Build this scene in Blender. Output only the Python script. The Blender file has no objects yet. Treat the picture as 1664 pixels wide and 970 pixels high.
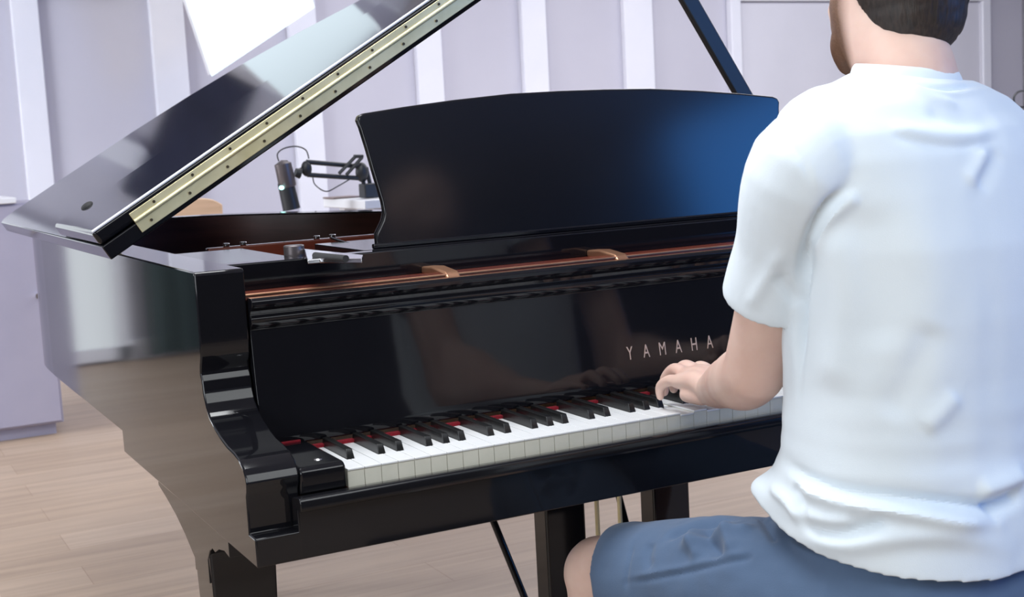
import bpy, bmesh, math, random
import numpy as np
from mathutils import Vector, Matrix, noise

random.seed(7)
sc = bpy.context.scene
COL = sc.collection

# ------------------------------------------------------------------ camera
CAM = np.array([-0.57222629, -1.59769885, 1.14369695])
YAW, PITCH, ROLL, F = math.radians(27.26360964), math.radians(6.77597624), math.radians(-3.04488335), 2174.01154
cy_, sy_ = math.cos(YAW), math.sin(YAW)
cp_, sp_ = math.cos(PITCH), math.sin(PITCH)
FW = np.array([sy_*cp_, cy_*cp_, -sp_])
RT = np.array([cy_, -sy_, 0.0])
UP = np.cross(RT, FW)
cr_, sr_ = math.cos(ROLL), math.sin(ROLL)
RT, UP = RT*cr_ + UP*sr_, -RT*sr_ + UP*cr_
cam_data = bpy.data.cameras.new('camera')
cam = bpy.data.objects.new('camera', cam_data)
COL.objects.link(cam)
cam_data.sensor_width = 36.0
cam_data.lens = F/1664*36.0
cam_data.clip_start = 0.05
cam_data.dof.use_dof = True; cam_data.dof.focus_distance = 2.0; cam_data.dof.aperture_fstop = 12.0
cam.matrix_world = Matrix(((RT[0], UP[0], -FW[0], CAM[0]), (RT[1], UP[1], -FW[1], CAM[1]),
                           (RT[2], UP[2], -FW[2], CAM[2]), (0, 0, 0, 1)))
sc.camera = cam

def hit(x, y, axis, val):
    d = FW + RT*(x-832)/F - UP*(y-485)/F
    return CAM + d*(val-CAM[axis])/d[axis]

# ------------------------------------------------------------------ world, lights, exposure
sc.view_settings.view_transform = 'Standard'
sc.view_settings.look = 'None'
sc.view_settings.gamma = 1.0
sc.view_settings.use_curve_mapping = False
sc.view_settings.exposure = 0.0
w = bpy.data.worlds.new('world'); sc.world = w; w.use_nodes = True
w.node_tree.nodes['Background'].inputs[0].default_value = (0.80, 0.87, 1.0, 1)
w.node_tree.nodes['Background'].inputs[1].default_value = 0.5

def area(name, loc, target, sx, sy, power, color):
    l = bpy.data.lights.new(name, 'AREA'); l.shape = 'RECTANGLE'; l.size = sx; l.size_y = sy
    l.energy = power; l.color = color
    o = bpy.data.objects.new(name, l); COL.objects.link(o); o.location = loc
    o.rotation_euler = (Vector(target)-Vector(loc)).to_track_quat('-Z', 'Y').to_euler()
    return o
# daylight through the two tall windows of the left wall, behind the camera and beside the piano
area('daylight_near_window', (-3.35, -1.6, 1.75), (0.6, -1.2, 1.0), 2.4, 2.0, 75, (0.90, 0.96, 1.0))
area('daylight_far_window', (-3.35, 3.6, 1.75), (0.6, 5.6, 1.3), 2.2, 2.0, 190, (0.90, 0.94, 1.0))
# ceiling panels and added overhead fill
area('ceiling_fill_light', (3.2, 3.6, 3.12), (3.2, 3.61, 0), 3.4, 2.6, 112, (0.97, 0.97, 1.0))
area('ceiling_fill_light', (5.9, 3.4, 3.12), (5.9, 3.41, 0), 1.6, 2.6, 75, (0.96, 0.97, 1.0))
area('ceiling_fill_light', (0.1, -2.5, 3.12), (0.1, -2.49, 0), 2.6, 2.2, 74, (0.95, 0.99, 1.0))  # overhead fill added for the back of the shirt
area('ceiling_fill_light', (-0.15, 0.45, 3.12), (-0.15, 0.46, 0), 1.3, 1.0, 62, (0.96, 0.98, 1.0))  # added above the piano to brighten the keys and flap edge
# unseen blue light added to tint the music desk and shirt
area('added_blue_light', (4.5, -3.2, 1.90), (0.95, 0.4, 1.0), 1.6, 2.4, 88, (0.06, 0.32, 1.0))

# ------------------------------------------------------------------ materials
def principled(name, col, rough=0.5, metal=0.0, ior=1.5, coat=0.0, spec=None):
    m = bpy.data.materials.new(name); m.use_nodes = True
    b = m.node_tree.nodes['Principled BSDF']
    b.inputs['Base Color'].default_value = (*col, 1)
    b.inputs['Roughness'].default_value = rough
    b.inputs['Metallic'].default_value = metal
    b.inputs['IOR'].default_value = ior
    b.inputs['Coat Weight'].default_value = coat
    return m
def srgb(r, g, b):
    f = lambda c: (c/255/12.92) if c/255 <= 0.04045 else ((c/255+0.055)/1.055)**2.4
    return (f(r), f(g), f(b))
def nodes(m): return m.node_tree.nodes, m.node_tree.links, m.node_tree.nodes['Principled BSDF']
def add_noise_color(m, c1, c2, scale=(1, 1, 1), nscale=4.0, detail=4.0, bump=0.0, bdist=0.001, lo=.3, hi=.7):
    n, l, b = nodes(m)
    tc = n.new('ShaderNodeTexCoord'); mp = n.new('ShaderNodeMapping'); mp.inputs['Scale'].default_value = scale
    nz = n.new('ShaderNodeTexNoise'); nz.inputs['Scale'].default_value = nscale; nz.inputs['Detail'].default_value = detail
    rp = n.new('ShaderNodeValToRGB')
    rp.color_ramp.elements[0].position = lo; rp.color_ramp.elements[1].position = hi
    rp.color_ramp.elements[0].color = (*c1, 1); rp.color_ramp.elements[1].color = (*c2, 1)
    l.new(tc.outputs['Object'], mp.inputs[0]); l.new(mp.outputs[0], nz.inputs[0])
    l.new(nz.outputs[0], rp.inputs[0]); l.new(rp.outputs[0], b.inputs['Base Color'])
    if bump:
        bp = n.new('ShaderNodeBump'); bp.inputs['Strength'].default_value = bump; bp.inputs['Distance'].default_value = bdist
        l.new(nz.outputs[0], bp.inputs['Height']); l.new(bp.outputs[0], b.inputs['Normal'])
    return m

M = {}
M['lacquer'] = add_noise_color(principled('black_lacquer', (.006, .006, .008), 0.06, ior=1.42), (.005, .005, .007), (.008, .008, .010), nscale=3)
M['lacquer_soft'] = add_noise_color(principled('black_lacquer_satin', (.006, .006, .008), 0.14, ior=1.45), (.006, .006, .008), (.009, .009, .011), nscale=3)
M['black_key'] = add_noise_color(principled('ebony_key', (.008, .008, .009), 0.28), (.006, .006, .007), (.012, .012, .012), (1, 6, 1), 60)
M['white_key'] = add_noise_color(principled('ivory_key', (.82, .84, .86), 0.22), (.82, .84, .86), (.86, .87, .88), nscale=30)
M['key_front'] = add_noise_color(principled('key_front_cream', (.72, .70, .60), 0.4), (.70, .69, .59), (.76, .74, .64), nscale=30)
M['felt'] = add_noise_color(principled('red_felt', (.24, .005, .015), 0.95), (.17, .003, .010), (.30, .006, .02), nscale=300)
M['brass'] = add_noise_color(principled('brass', (.75, .68, .42), 0.42, .65), (.72, .64, .36), (.88, .80, .50), (1, 1, 1), 25, lo=.25, hi=.75)
M['screw'] = principled('dark_screw', (.10, .08, .05), 0.4, 0.8)
M['plate'] = add_noise_color(principled('bronze_plate', (.5, .27, .16), 0.35, 0.8), (.42, .20, .12), (.55, .30, .18), nscale=20)
M['mahogany'] = add_noise_color(principled('red_mahogany', (.16, .035, .022), 0.25, ior=1.5, coat=.4), (.12, .025, .018), (.22, .055, .03), (.5, 8, 8), 6)
M['inner'] = add_noise_color(principled('dark_mahogany_veneer', (.05, .022, .02), 0.35), (.05, .02, .018), (.085, .035, .03), (1, 1, 10), 5)
M['chrome'] = principled('chrome', (.8, .8, .82), 0.15, 1.0)
M['string'] = principled('string_steel', (.55, .42, .38), 0.3, 1.0)
M['gold'] = principled('gold_inlay', (.62, .42, .30), 0.5, 0.35)
M['rubber'] = principled('black_rubber', (.02, .02, .022), 0.7)
M['black_plastic'] = principled('black_plastic', (.02, .021, .024), 0.45)
M['grey_metal'] = principled('grey_mic_metal', (.14, .12, .125), 0.4, 0.6)
M['wall'] = add_noise_color(principled('lavender_wall', (.5, .48, .6), 0.85), srgb(194, 193, 206), srgb(198, 197, 209), nscale=2, bump=.05)
M['pilaster'] = add_noise_color(principled('white_trim', (.8, .8, .85), 0.6), srgb(228, 230, 240), srgb(234, 235, 244), nscale=3)
M['door'] = add_noise_color(principled('pale_door_paint', (.7, .7, .75), 0.45), srgb(214, 214, 224), srgb(218, 218, 228), nscale=3)
M['back'] = add_noise_color(principled('dark_curtain', (.05, .05, .055), 0.9), (.035, .035, .04), (.07, .065, .07), (1, 1, .1), 6)
M['side'] = add_noise_color(principled('side_wall_paint', (.25, .24, .27), 0.85), (.22, .21, .24), (.27, .26, .29), nscale=2)
M['ceil'] = add_noise_color(principled('ceiling_paint', (.5, .5, .53), 0.9), (.48, .48, .52), (.54, .54, .57), nscale=2)
M['white_paint'] = add_noise_color(principled('white_cabinet_paint', (.8, .8, .82), 0.35), (.78, .79, .82), (.83, .83, .86), nscale=4)
M['cab'] = add_noise_color(principled('lilac_grey_cabinet_paint', (.4, .38, .45), 0.5), srgb(164, 161, 180), srgb(172, 168, 186), nscale=4)
M['tan_wood'] = add_noise_color(principled('tan_beech', (.6, .4, .25), 0.4), (.52, .34, .20), (.68, .46, .29), (.6, 6, 6), 5)
M['bench'] = principled('bench_black_leather', (.012, .012, .013), 0.45)
M['hair'] = add_noise_color(principled('dark_brown_hair', (.018, .012, .010), 0.55), (.010, .007, .006), (.035, .022, .017), (3, 3, .6), 90, bump=.6, bdist=.002)
M['shirt'] = principled('white_cotton', srgb(226, 232, 238), 0.9)
M['shorts'] = principled('blue_grey_cotton', srgb(78, 100, 130), 0.9)
M['shoe'] = principled('white_shoe', (.6, .6, .6), 0.6)
M['sock'] = principled('grey_sock', (.4, .4, .4), 0.9)
M['eye'] = principled('eye_white', (.8, .8, .78), 0.2)
M['iris'] = principled('iris_brown', (.05, .03, .02), 0.2)

def emit(name, col, st):
    m = bpy.data.materials.new(name); m.use_nodes = True; n = m.node_tree.nodes; n.clear()
    e = n.new('ShaderNodeEmission'); e.inputs[0].default_value = (*col, 1); e.inputs[1].default_value = st
    o = n.new('ShaderNodeOutputMaterial'); m.node_tree.links.new(e.outputs[0], o.inputs[0]); return m
M['led'] = emit('status_light', (.5, 1.0, .95), 3.0)
M['panel_glow'] = emit('lamp_panel_glow', (.78, .91, 1.0), 1.6)
M['daylight'] = emit('window_daylight', (.88, .94, 1.0), 1.6)  # glowing pane of the added far window
gl = principled('window_glass', (1, 1, 1), 0.02); gl.node_tree.nodes['Principled BSDF'].inputs['Transmission Weight'].default_value = 1.0
M['glass'] = gl

# cloth weave on shirt and shorts
def cloth(m, c1, c2, sc_=900, strength=.25):
    add_noise_color(m, c1, c2, (1, 1, 1), 7, bump=0)
    n, l, b = nodes(m)
    tc = n.new('ShaderNodeTexCoord'); nz = n.new('ShaderNodeTexNoise'); nz.inputs['Scale'].default_value = sc_
    bp = n.new('ShaderNodeBump'); bp.inputs['Strength'].default_value = strength; bp.inputs['Distance'].default_value = .0006
    l.new(tc.outputs['Object'], nz.inputs[0]); l.new(nz.outputs[0], bp.inputs['Height']); l.new(bp.outputs[0], b.inputs['Normal'])
    b.inputs['Sheen Weight'].default_value = .15
cloth(M['shirt'], srgb(219, 230, 238), srgb(226, 236, 243))
cloth(M['shorts'], srgb(74, 95, 124), srgb(84, 106, 136), 700, .4)

# skin: base tone with a stubble mask stored on the mesh
def skin_mat():
    m = principled('skin', (.6, .4, .32), 0.5); n, l, b = nodes(m)
    tc = n.new('ShaderNodeTexCoord'); nz = n.new('ShaderNodeTexNoise'); nz.inputs['Scale'].default_value = 14; nz.inputs['Detail'].default_value = 5
    rp = n.new('ShaderNodeValToRGB'); rp.color_ramp.elements[0].position = .3; rp.color_ramp.elements[1].position = .7
    rp.color_ramp.elements[0].color = (*srgb(212, 174, 160), 1); rp.color_ramp.elements[1].color = (*srgb(228, 198, 184), 1)
    at = n.new('ShaderNodeAttribute'); at.attribute_name = 'stubble'
    n2 = n.new('ShaderNodeTexNoise'); n2.inputs['Scale'].default_value = 500
    r2 = n.new('ShaderNodeValToRGB'); r2.color_ramp.elements[0].color = (*srgb(70, 46, 36), 1); r2.color_ramp.elements[1].color = (*srgb(140, 104, 80), 1)
    mx = n.new('ShaderNodeMix'); mx.data_type = 'RGBA'
    l.new(tc.outputs['Object'], nz.inputs[0]); l.new(nz.outputs[0], rp.inputs[0])
    l.new(tc.outputs['Object'], n2.inputs[0]); l.new(n2.outputs[0], r2.inputs[0])
    l.new(at.outputs['Fac'], mx.inputs[0]); l.new(rp.outputs[0], mx.inputs[6]); l.new(r2.outputs[0], mx.inputs[7])
    l.new(mx.outputs[2], b.inputs['Base Color'])
    b.inputs['Subsurface Weight'].default_value = .12; b.inputs['Subsurface Radius'].default_value = (.02, .008, .004); b.inputs['Subsurface Scale'].default_value = .5
    return m
M['skin'] = skin_mat()

# laminate floor, boards along X
def floor_mat():
    m = principled('light_laminate', (.5, .4, .3), 0.5); n, l, b = nodes(m)
    tc = n.new('ShaderNodeTexCoord')
    br = n.new('ShaderNodeTexBrick'); br.inputs['Scale'].default_value = 1.0
    br.inputs['Brick Width'].default_value = 1.3; br.inputs['Row Height'].default_value = .19
    br.inputs['Mortar Size'].default_value = .0012; br.inputs['Mortar Smooth'].default_value = .3; br.offset = .37
    br.inputs['Color1'].default_value = (*srgb(176, 155, 136), 1); br.inputs['Color2'].default_value = (*srgb(187, 167, 149), 1)
    br.inputs['Mortar'].default_value = (*srgb(158, 134, 114), 1)
    mp = n.new('ShaderNodeMapping'); mp.inputs['Scale'].default_value = (.5, 7, 1)
    nz = n.new('ShaderNodeTexNoise'); nz.inputs['Scale'].default_value = 3.0; nz.inputs['Detail'].default_value = 8; nz.inputs['Distortion'].default_value = .6
    rp = n.new('ShaderNodeValToRGB'); rp.color_ramp.elements[0].position = .3; rp.color_ramp.elements[1].position = .72
    rp.color_ramp.elements[0].color = (.80, .78, .76, 1); rp.color_ramp.elements[1].color = (1.04, 1.03, 1.0, 1)
    mx = n.new('ShaderNodeMix'); mx.data_type = 'RGBA'; mx.blend_type = 'MULTIPLY'; mx.inputs[0].default_value = 1
    l.new(tc.outputs['Object'], br.inputs[0]); l.new(tc.outputs['Object'], mp.inputs[0]); l.new(mp.outputs[0], nz.inputs[0])
    l.new(nz.outputs[0], rp.inputs[0]); l.new(br.outputs[0], mx.inputs[6]); l.new(rp.outputs[0], mx.inputs[7]); l.new(mx.outputs[2], b.inputs['Base Color'])
    return m
M['floor'] = floor_mat()

# ------------------------------------------------------------------ mesh helpers
def box(bm, x0, x1, y0, y1, z0, z1, mat=0):
    v = [bm.verts.new(p) for p in ((x0,y0,z0),(x1,y0,z0),(x1,y1,z0),(x0,y1,z0),(x0,y0,z1),(x1,y0,z1),(x1,y1,z1),(x0,y1,z1))]
    for f in ((0,3,2,1),(4,5,6,7),(0,1,5,4),(1,2,6,5),(2,3,7,6),(3,0,4,7)):
        bm.faces.new([v[i] for i in f]).material_index = mat
def prism(bm, pts, ext, axis):
    """closed polygon pts (2D) extruded along axis from ext[0] to ext[1]"""
    def mk(p, e):
        return {0: (e, p[0], p[1]), 1: (p[0], e, p[1]), 2: (p[0], p[1], e)}[axis]
    a = [bm.verts.new(mk(p, ext[0])) for p in pts]; b = [bm.verts.new(mk(p, ext[1])) for p in pts]
    n = len(pts)
    bm.faces.new(a); bm.faces.new(b[::-1])
    for i in range(n): bm.faces.new((a[i], b[i], b[(i+1) % n], a[(i+1) % n]))
def obox(bm, o, ex, ey, ez):
    """oriented box: corner o, edge vectors"""
    o, ex, ey, ez = map(Vector, (o, ex, ey, ez))
    v = [bm.verts.new(o+ex*a+ey*b+ez*c) for c in (0,1) for b in (0,1) for a in (0,1)]
    for f in ((0,2,3,1),(4,5,7,6),(0,1,5,4),(1,3,7,5),(3,2,6,7),(2,0,4,6)): bm.faces.new([v[i] for i in f])
def tube(bm, pts, rad, seg=12, caps=True, sq=None):
    """tube along points; rad float or list; sq = (u,v) aspect"""
    P = [Vector(p) for p in pts]; n = len(P)
    R_ = rad if isinstance(rad, (list, tuple)) else [rad]*n
    rings = []; prev = None
    for i in range(n):
        t = (P[min(i+1, n-1)]-P[max(i-1, 0)]).normalized()
        if prev is None:
            ref = Vector((0,0,1)) if abs(t.z) < .9 else Vector((0,1,0))
            u = t.cross(ref).normalized()
        else:
            u = (prev - t*prev.dot(t)).normalized()
        v = t.cross(u); prev = u
        rings.append([bm.verts.new(P[i]+(u*math.cos(a)+v*math.sin(a))*R_[i]) for a in (2*math.pi*k/seg for k in range(seg))])
    for i in range(n-1):
        for k in range(seg):
            bm.faces.new((rings[i][k], rings[i][(k+1)%seg], rings[i+1][(k+1)%seg], rings[i+1][k]))
    if caps: bm.faces.new(rings[0][::-1]); bm.faces.new(rings[-1])
def cyl(bm, a, b, r, seg=20, r2=None): tube(bm, [a, b], [r, r if r2 is None else r2], seg)
def ellipsoid(bm, c, r, rot=None, seg=32):
    mtx = Matrix.Translation(c) @ (rot.to_4x4() if rot else Matrix.Identity(4)) @ Matrix.Diagonal((*r, 1))
    bmesh.ops.create_uvsphere(bm, u_segments=seg, v_segments=seg//2, radius=1, matrix=mtx)
def link(name, bm, mats, parent=None, bevel=0, bseg=2, smooth=True, loc=None, autosmooth=35):
    bmesh.ops.recalc_face_normals(bm, faces=bm.faces[:])
    me = bpy.data.meshes.new(name); bm.to_mesh(me); bm.free()
    return link_mesh(name, me, mats, parent, bevel, bseg, smooth, autosmooth)
def link_mesh(name, me, mats, parent=None, bevel=0, bseg=2, smooth=True, autosmooth=35):
    o = bpy.data.objects.new(name, me); COL.objects.link(o)
    for m in (mats if isinstance(mats, (list, tuple)) else [mats]): me.materials.append(m if not isinstance(m, str) else M[m])
    if parent:
        o.parent = parent
        base = parent
        off = Vector((0,0,0))
        while base: off += base.location; base = base.parent
        o.location = -off     # all geometry is authored in world coordinates
    if bevel:
        b = o.modifiers.new('bevel', 'BEVEL'); b.width = bevel; b.segments = bseg; b.limit_method = 'ANGLE'; b.angle_limit = math.radians(40)
        b.harden_normals = False
    if smooth:
        me.shade_smooth()
        try: me.set_sharp_from_angle(angle=math.radians(autosmooth))
        except Exception: pass
        if bevel:
            wn = o.modifiers.new('wn', 'WEIGHTED_NORMAL'); wn.keep_sharp = True
    return o
def thing(name, label, cat, loc=(0,0,0), group=None):
    o = bpy.data.objects.new(name, None); COL.objects.link(o); o.location = loc; o.empty_display_size = .1
    tag(o, label, cat, group); return o
def tag(o, label, cat, group=None):
    o['label'] = label; o['category'] = cat
    if group: o['group'] = group
def struct(name, bm, mat, bevel=0):
    o = link(name, bm, mat, None, bevel); o['kind'] = 'structure'; return o
def B(): return bmesh.new()

# ------------------------------------------------------------------ the room
WY = 6.2; XL, XR, YB, ZC = -3.5, 8.2, -4.6, 3.2
bm = B(); box(bm, XL, XR, YB, WY, -.1, 0); struct('floor', bm, 'floor')
bm = B(); box(bm, XL, XR, YB, WY, ZC, ZC+.1); struct('ceiling', bm, 'ceil')
bm = B(); box(bm, XL-.15, XR+.15, WY, WY+.15, -.1, ZC+.1); struct('wall_far', bm, 'wall')
bm = B(); box(bm, XR, XR+.15, YB, WY, -.1, ZC+.1); struct('wall_right', bm, 'side')
bm = B(); box(bm, XL-.15, XR+.15, YB-.15, YB, -.1, ZC+.1); struct('wall_back', bm, 'back')
# left wall with two window openings
bm = B()
wins = [(-2.9, -.3), (2.4, 4.8)]
z0w, z1w = .75, 2.75
ys = [YB, wins[0][0], wins[0][1], wins[1][0], wins[1][1], WY]
for a, b in ((ys[0], ys[1]), (ys[2], ys[3]), (ys[4], ys[5])): box(bm, XL-.15, XL, a, b, -.1, ZC+.1)
for a, b in wins: box(bm, XL-.15, XL, a, b, -.1, z0w); box(bm, XL-.15, XL, a, b, z1w, ZC+.1)
struct('wall_left', bm, 'side')
for k, (a, b) in enumerate(wins):
    bm = B()
    for (u0, u1, v0, v1) in ((a, a+.06, z0w, z1w), (b-.06, b, z0w, z1w), (a, b, z0w, z0w+.06), (a, b, z1w-.06, z1w), ((a+b)/2-.03, (a+b)/2+.03, z0w, z1w)):
        box(bm, XL-.12, XL-.04, u0, u1, v0, v1)
    wf = struct('window_%d' % (k+1), bm, 'pilaster')
    bm = B(); box(bm, XL-.09, XL-.085, a+.06, b-.06, z0w+.06, z1w-.06); link('window_pane', bm, 'glass', wf)

# white pilaster strips on the far wall
def wallx(px, py=60): return hit(px, py, 1, WY-.05)[0]
strips = [(22, 67, 60), (244, 300, 30), (480, 526, 200), (678, 720, 100), (849, 889, 50), (1015.5, 1062, 50)]
k = 1
for a, b, py in strips:
    bm = B(); box(bm, wallx(a, py), wallx(b, py), WY-.05, WY, 0, ZC)
    struct('trim_%d' % k, bm, 'pilaster', .006); k += 1
for x in (-3.2,):
    bm = B(); box(bm, x-.08, x+.08, WY-.05, WY, 0, ZC); struct('trim_%d' % k, bm, 'pilaster', .006); k += 1
bm = B(); box(bm, XL, wallx(1183), WY-.02, WY, 0, .12); struct('baseboard_far', bm, 'pilaster', .004)

# unseen bright window added in the far wall for the lacquer to reflect
bm = B(); wx0, wx1, wz0, wz1 = -1.22, -.02, .02, 2.7
for (u0, u1, v0, v1) in ((wx0, wx0+.07, wz0, wz1), (wx1-.07, wx1, wz0, wz1), (wx0, wx1, wz0, wz0+.07), (wx0, wx1, wz1-.07, wz1), ((wx0+wx1)/2-.03, (wx0+wx1)/2+.03, wz0, wz1)):
    box(bm, u0, u1, WY-.06, WY-.001, v0, v1)
wf = struct('window_3', bm, 'pilaster')
bm = B(); box(bm, wx0+.07, wx1-.07, WY-.03, WY-.02, wz0+.07, wz1-.07); link('window_pane', bm, 'daylight', wf)
M['navy'] = add_noise_color(principled('added_panel_navy', (.02, .03, .07), .95), (.018, .022, .05), (.03, .035, .075), nscale=8)
M['green'] = add_noise_color(principled('added_green_cloth', (.03, .07, .06), .95), (.02, .04, .045), (.04, .075, .07), (9, 1, .1), 3)
for a, b, z0_, z1_, w_ in ((.30, 1.20, 2.09, 2.55, 'beside the added window'),):
    bm = B(); box(bm, a, b, WY-.10, WY-.052, z0_, z1_); o = link('added_dark_panel', bm, 'navy', None, .005)  # dark panel added out of view to darken the lid reflection
    tag(o, 'unseen navy panel added for the lid to reflect, high on the far wall ' + w_, 'wall panel')
bm = B(); pts = [(XL+.05+2.14*i/80, WY-.12+.035*math.sin(i*1.1)) for i in range(81)]  # hanging folds added out of view as a dark reflection in the rim
wall_strip_pts = pts + [(x, y+.012) for x, y in pts[::-1]]
prism(bm, wall_strip_pts, (.03, 2.95), 2); o = link('added_curtain', bm, 'green'); tag(o, 'unseen dark green cloth added in the far left corner for the piano side to reflect', 'added_curtain')

# pale double door in the far wall
xa = hit(1181, 60, 1, WY)[0]; xb = hit(1602, 100, 1, WY)[0]; zt = hit(1300, 1, 1, WY)[2]
bm = B(); fr = .09
box(bm, xa, xa+fr, WY-.06, WY, 0, zt); box(bm, xb-fr, xb, WY-.06, WY, 0, zt); box(bm, xa, xb, WY-.06, WY, zt-.01, zt+.08)
dr = struct('door_1', bm, 'pilaster', .008)
xm = (xa+xb)/2
for a, b in ((xa+fr, xm-.004), (xm+.004, xb-fr)):
    bm = B(); box(bm, a, b, WY-.03, WY-.005, .01, zt-.015)
    box(bm, a+.0, a+.012, WY-.045, WY-.03, .01, zt-.03); box(bm, b-.012, b, WY-.045, WY-.03, .01, zt-.03)
    lf = link('door_leaf', bm, 'door', dr, .003)
    bm = B(); s = 1 if b < xm+.01 else -1; hx = xm - s*.08
    cyl(bm, (hx, WY-.03, 1.02), (hx, WY-.07, 1.02), .012); cyl(bm, (hx, WY-.07, 1.02), (hx-s*.11, WY-.07, 1.02), .009)
    link('door_handle', bm, 'chrome', lf)

# ------------------------------------------------------------------ cabinet behind the piano on the left
c = thing('cabinet', 'lilac-grey low cabinet with a white top standing on the floor left of the piano', 'cabinet', (-.17, 4.5, 0))
bm = B(); box(bm, -.62, .28, 4.28, 4.75, .05, .99); link('cabinet_body', bm, 'cab', c, .004)
bm = B(); box(bm, -.59, .25, 4.31, 4.72, 0, .05); link('plinth', bm, 'cab', c)
bm = B(); box(bm, -.64, .17, 4.25, 4.77, .99, 1.015); link('cabinet_top', bm, 'white_paint', c, .004)
for a, b in ((-.61, -.18), (-.17, .27)):
    bm = B(); box(bm, a, b, 4.265, 4.28, .06, .98); d = link('cabinet_door', bm, 'cab', c, .002)
    bm = B(); cyl(bm, (b-.05, 4.265, .6), (b-.05, 4.24, .6), .012); link('knob', bm, 'chrome', d)

# hanging bright panel lamp (blown out white behind the lid)
def plane_hit(x, y): return Vector(hit(x, y, 1, 5.3))
p0, p1, p2 = plane_hit(296, -20), plane_hit(345, 124), plane_hit(512, 12)
c = thing('panel_lamp', 'blown-out white tilted panel lamp hanging in front of the far wall behind the piano lid', 'lamp', tuple((p0+p2)/2))
def quad_slab(name, pts, thick, mat, parent, off=0.0, bevel=.004):
    bm = B(); a = [bm.verts.new(Vector(p)+Vector((0, off, 0))) for p in pts]; b = [bm.verts.new(Vector(p)+Vector((0, off+thick, 0))) for p in pts]
    n = len(pts); bm.faces.new(a); bm.faces.new(b[::-1])
    for i in range(n): bm.faces.new((a[i], b[i], b[(i+1)%n], a[(i+1)%n]))
    return link(name, bm, mat, parent, bevel)
top_r = p2 + (p0-p1)*2.1  # panel stretched upward out of view for its reflection in the lid
pts = [p0+(p0-p1)*1.3, p1, p2, top_r]
quad_slab('lamp_panel', pts, .02, 'panel_glow', c)
cen = sum(pts, Vector())/4
quad_slab('lamp_housing', [cen+(q-cen)*.985 for q in pts], .07, 'white_paint', c, .02)
for q in (pts[0], pts[3]):
    qq = cen+(q-cen)*.9; bm = B()
    cyl(bm, (qq.x, qq.y+.05, qq.z), (qq.x, qq.y+.05, ZC), .006)
    link('suspension_rod', bm, 'chrome', c)

# ------------------------------------------------------------------ white table, microphone on boom arm, beech chair
Yt = 2.75
tx0 = hit(533, 327, 1, Yt+.1)[0]; tz = hit(560, 328, 1, Yt-.25)[2]
c = thing('table', 'white standing-height table behind the piano holding the microphone arm', 'table', (tx0+.7, Yt, 0))
bm = B(); box(bm, tx0, tx0+1.4, Yt-.25, Yt+.15, tz-.03, tz); link('tabletop', bm, 'white_paint', c, .003)
for sx in (tx0+.05, tx0+1.3):
    for sy in (Yt-.2, Yt+.08):
        bm = B(); box(bm, sx, sx+.05, sy, sy+.05, 0, tz-.03); link('leg', bm, 'white_paint', c, .003)
bm = B(); bx0, bx1 = hit(545, 320, 1, Yt)[0], hit(590, 320, 1, Yt)[0]
box(bm, bx0, bx1, Yt+.02, Yt+.13, tz, tz+.006)
o = link('folder', bm, principled('mauve_card', (.22, .17, .17), .7), None, .002); tag(o, 'thin mauve folder lying flat on the white table beside the microphone arm', 'folder')

Ym = Yt-.1
def mp(x, y, dy=0): return Vector(hit(x, y, 1, Ym+dy))
c = thing('microphone_stand', 'black jointed boom arm clamped to the white table behind the music desk', 'microphone stand', tuple(mp(603, 335)))
bm = B()
cyl(bm, mp(498, 263), mp(592, 271), .008); cyl(bm, mp(500, 284), mp(592, 290), .008)
link('upper_arm', bm, 'black_plastic', c)
bm = B()
for dx in (-5, 5): cyl(bm, mp(590+dx, 272), Vector((mp(600+dx, 334).x, mp(600+dx, 334).y, tz+.03)), .007)
link('lower_arm', bm, 'black_plastic', c)
bm = B(); ellipsoid(bm, mp(588, 280), (.022, .02, .034)); link('elbow_joint', bm, 'black_plastic', c)
bm = B(); ellipsoid(bm, mp(498, 274), (.018, .015, .026)); cyl(bm, mp(487, 277), mp(500, 272), .008); link('head_joint', bm, 'black_plastic', c)
bm = B()
for a, b in (((551, 282), (577, 255)), ((563, 284), (588, 256)), ((575, 254), (590, 254))): cyl(bm, mp(*a, -.02), mp(*b, -.02), .006, 8)
link('spring_bracket', bm, 'black_plastic', c)
bm = B(); e = mp(603, 334); box(bm, e.x-.03, e.x+.03, e.y-.03, e.y+.03, tz+.002, tz+.05); link('clamp', bm, 'black_plastic', c, .004)
c = thing('microphone', 'grey and black studio microphone with a glowing dot hanging from the boom arm', 'microphone', tuple(mp(468, 300)))
bm = B(); tube(bm, [mp(455, 266), mp(457, 262), mp(466, 262), mp(470, 266)], .004, 8)
tube(bm, [mp(459, 262), mp(459.5, 266), mp(467, 300), mp(468, 304)], [.012, .028, .029, .027], 24)
link('microphone_head', bm, 'grey_metal', c)
bm = B(); tube(bm, [mp(464, 296, .003), mp(474, 340, .003)], [.027, .029], 24); link('microphone_body', bm, 'black_plastic', c)
bm = B(); tube(bm, [mp(480, 280), mp(488, 282)], [.014, .018], 16); link('mount', bm, 'black_plastic', c)
bm = B(); ellipsoid(bm, mp(457.5, 305, -.03), (.009, .004, .007), seg=16); link('status_light', bm, 'led', c)
def bez(pts, n=8):
    out = []; P = [Vector(p) for p in pts]
    for i in range(len(P)-1):
        a, b, c_, d = P[max(i-1, 0)], P[i], P[i+1], P[min(i+2, len(P)-1)]
        for k in range(n):
            t = k/n
            out.append(.5*((2*b)+(-a+c_)*t+(2*a-5*b+4*c_-d)*t*t+(-a+3*b-3*c_+d)*t**3))
    out.append(P[-1]); return out
bm = B(); tube(bm, bez([mp(453, 262), mp(451, 250), mp(462, 241), mp(482, 238), mp(497, 244), mp(502, 258)]), .0022, 6)
tube(bm, bez([mp(508, 285), mp(512, 300), mp(530, 311), mp(550, 302), mp(572, 289)]), .0020, 6)
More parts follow.
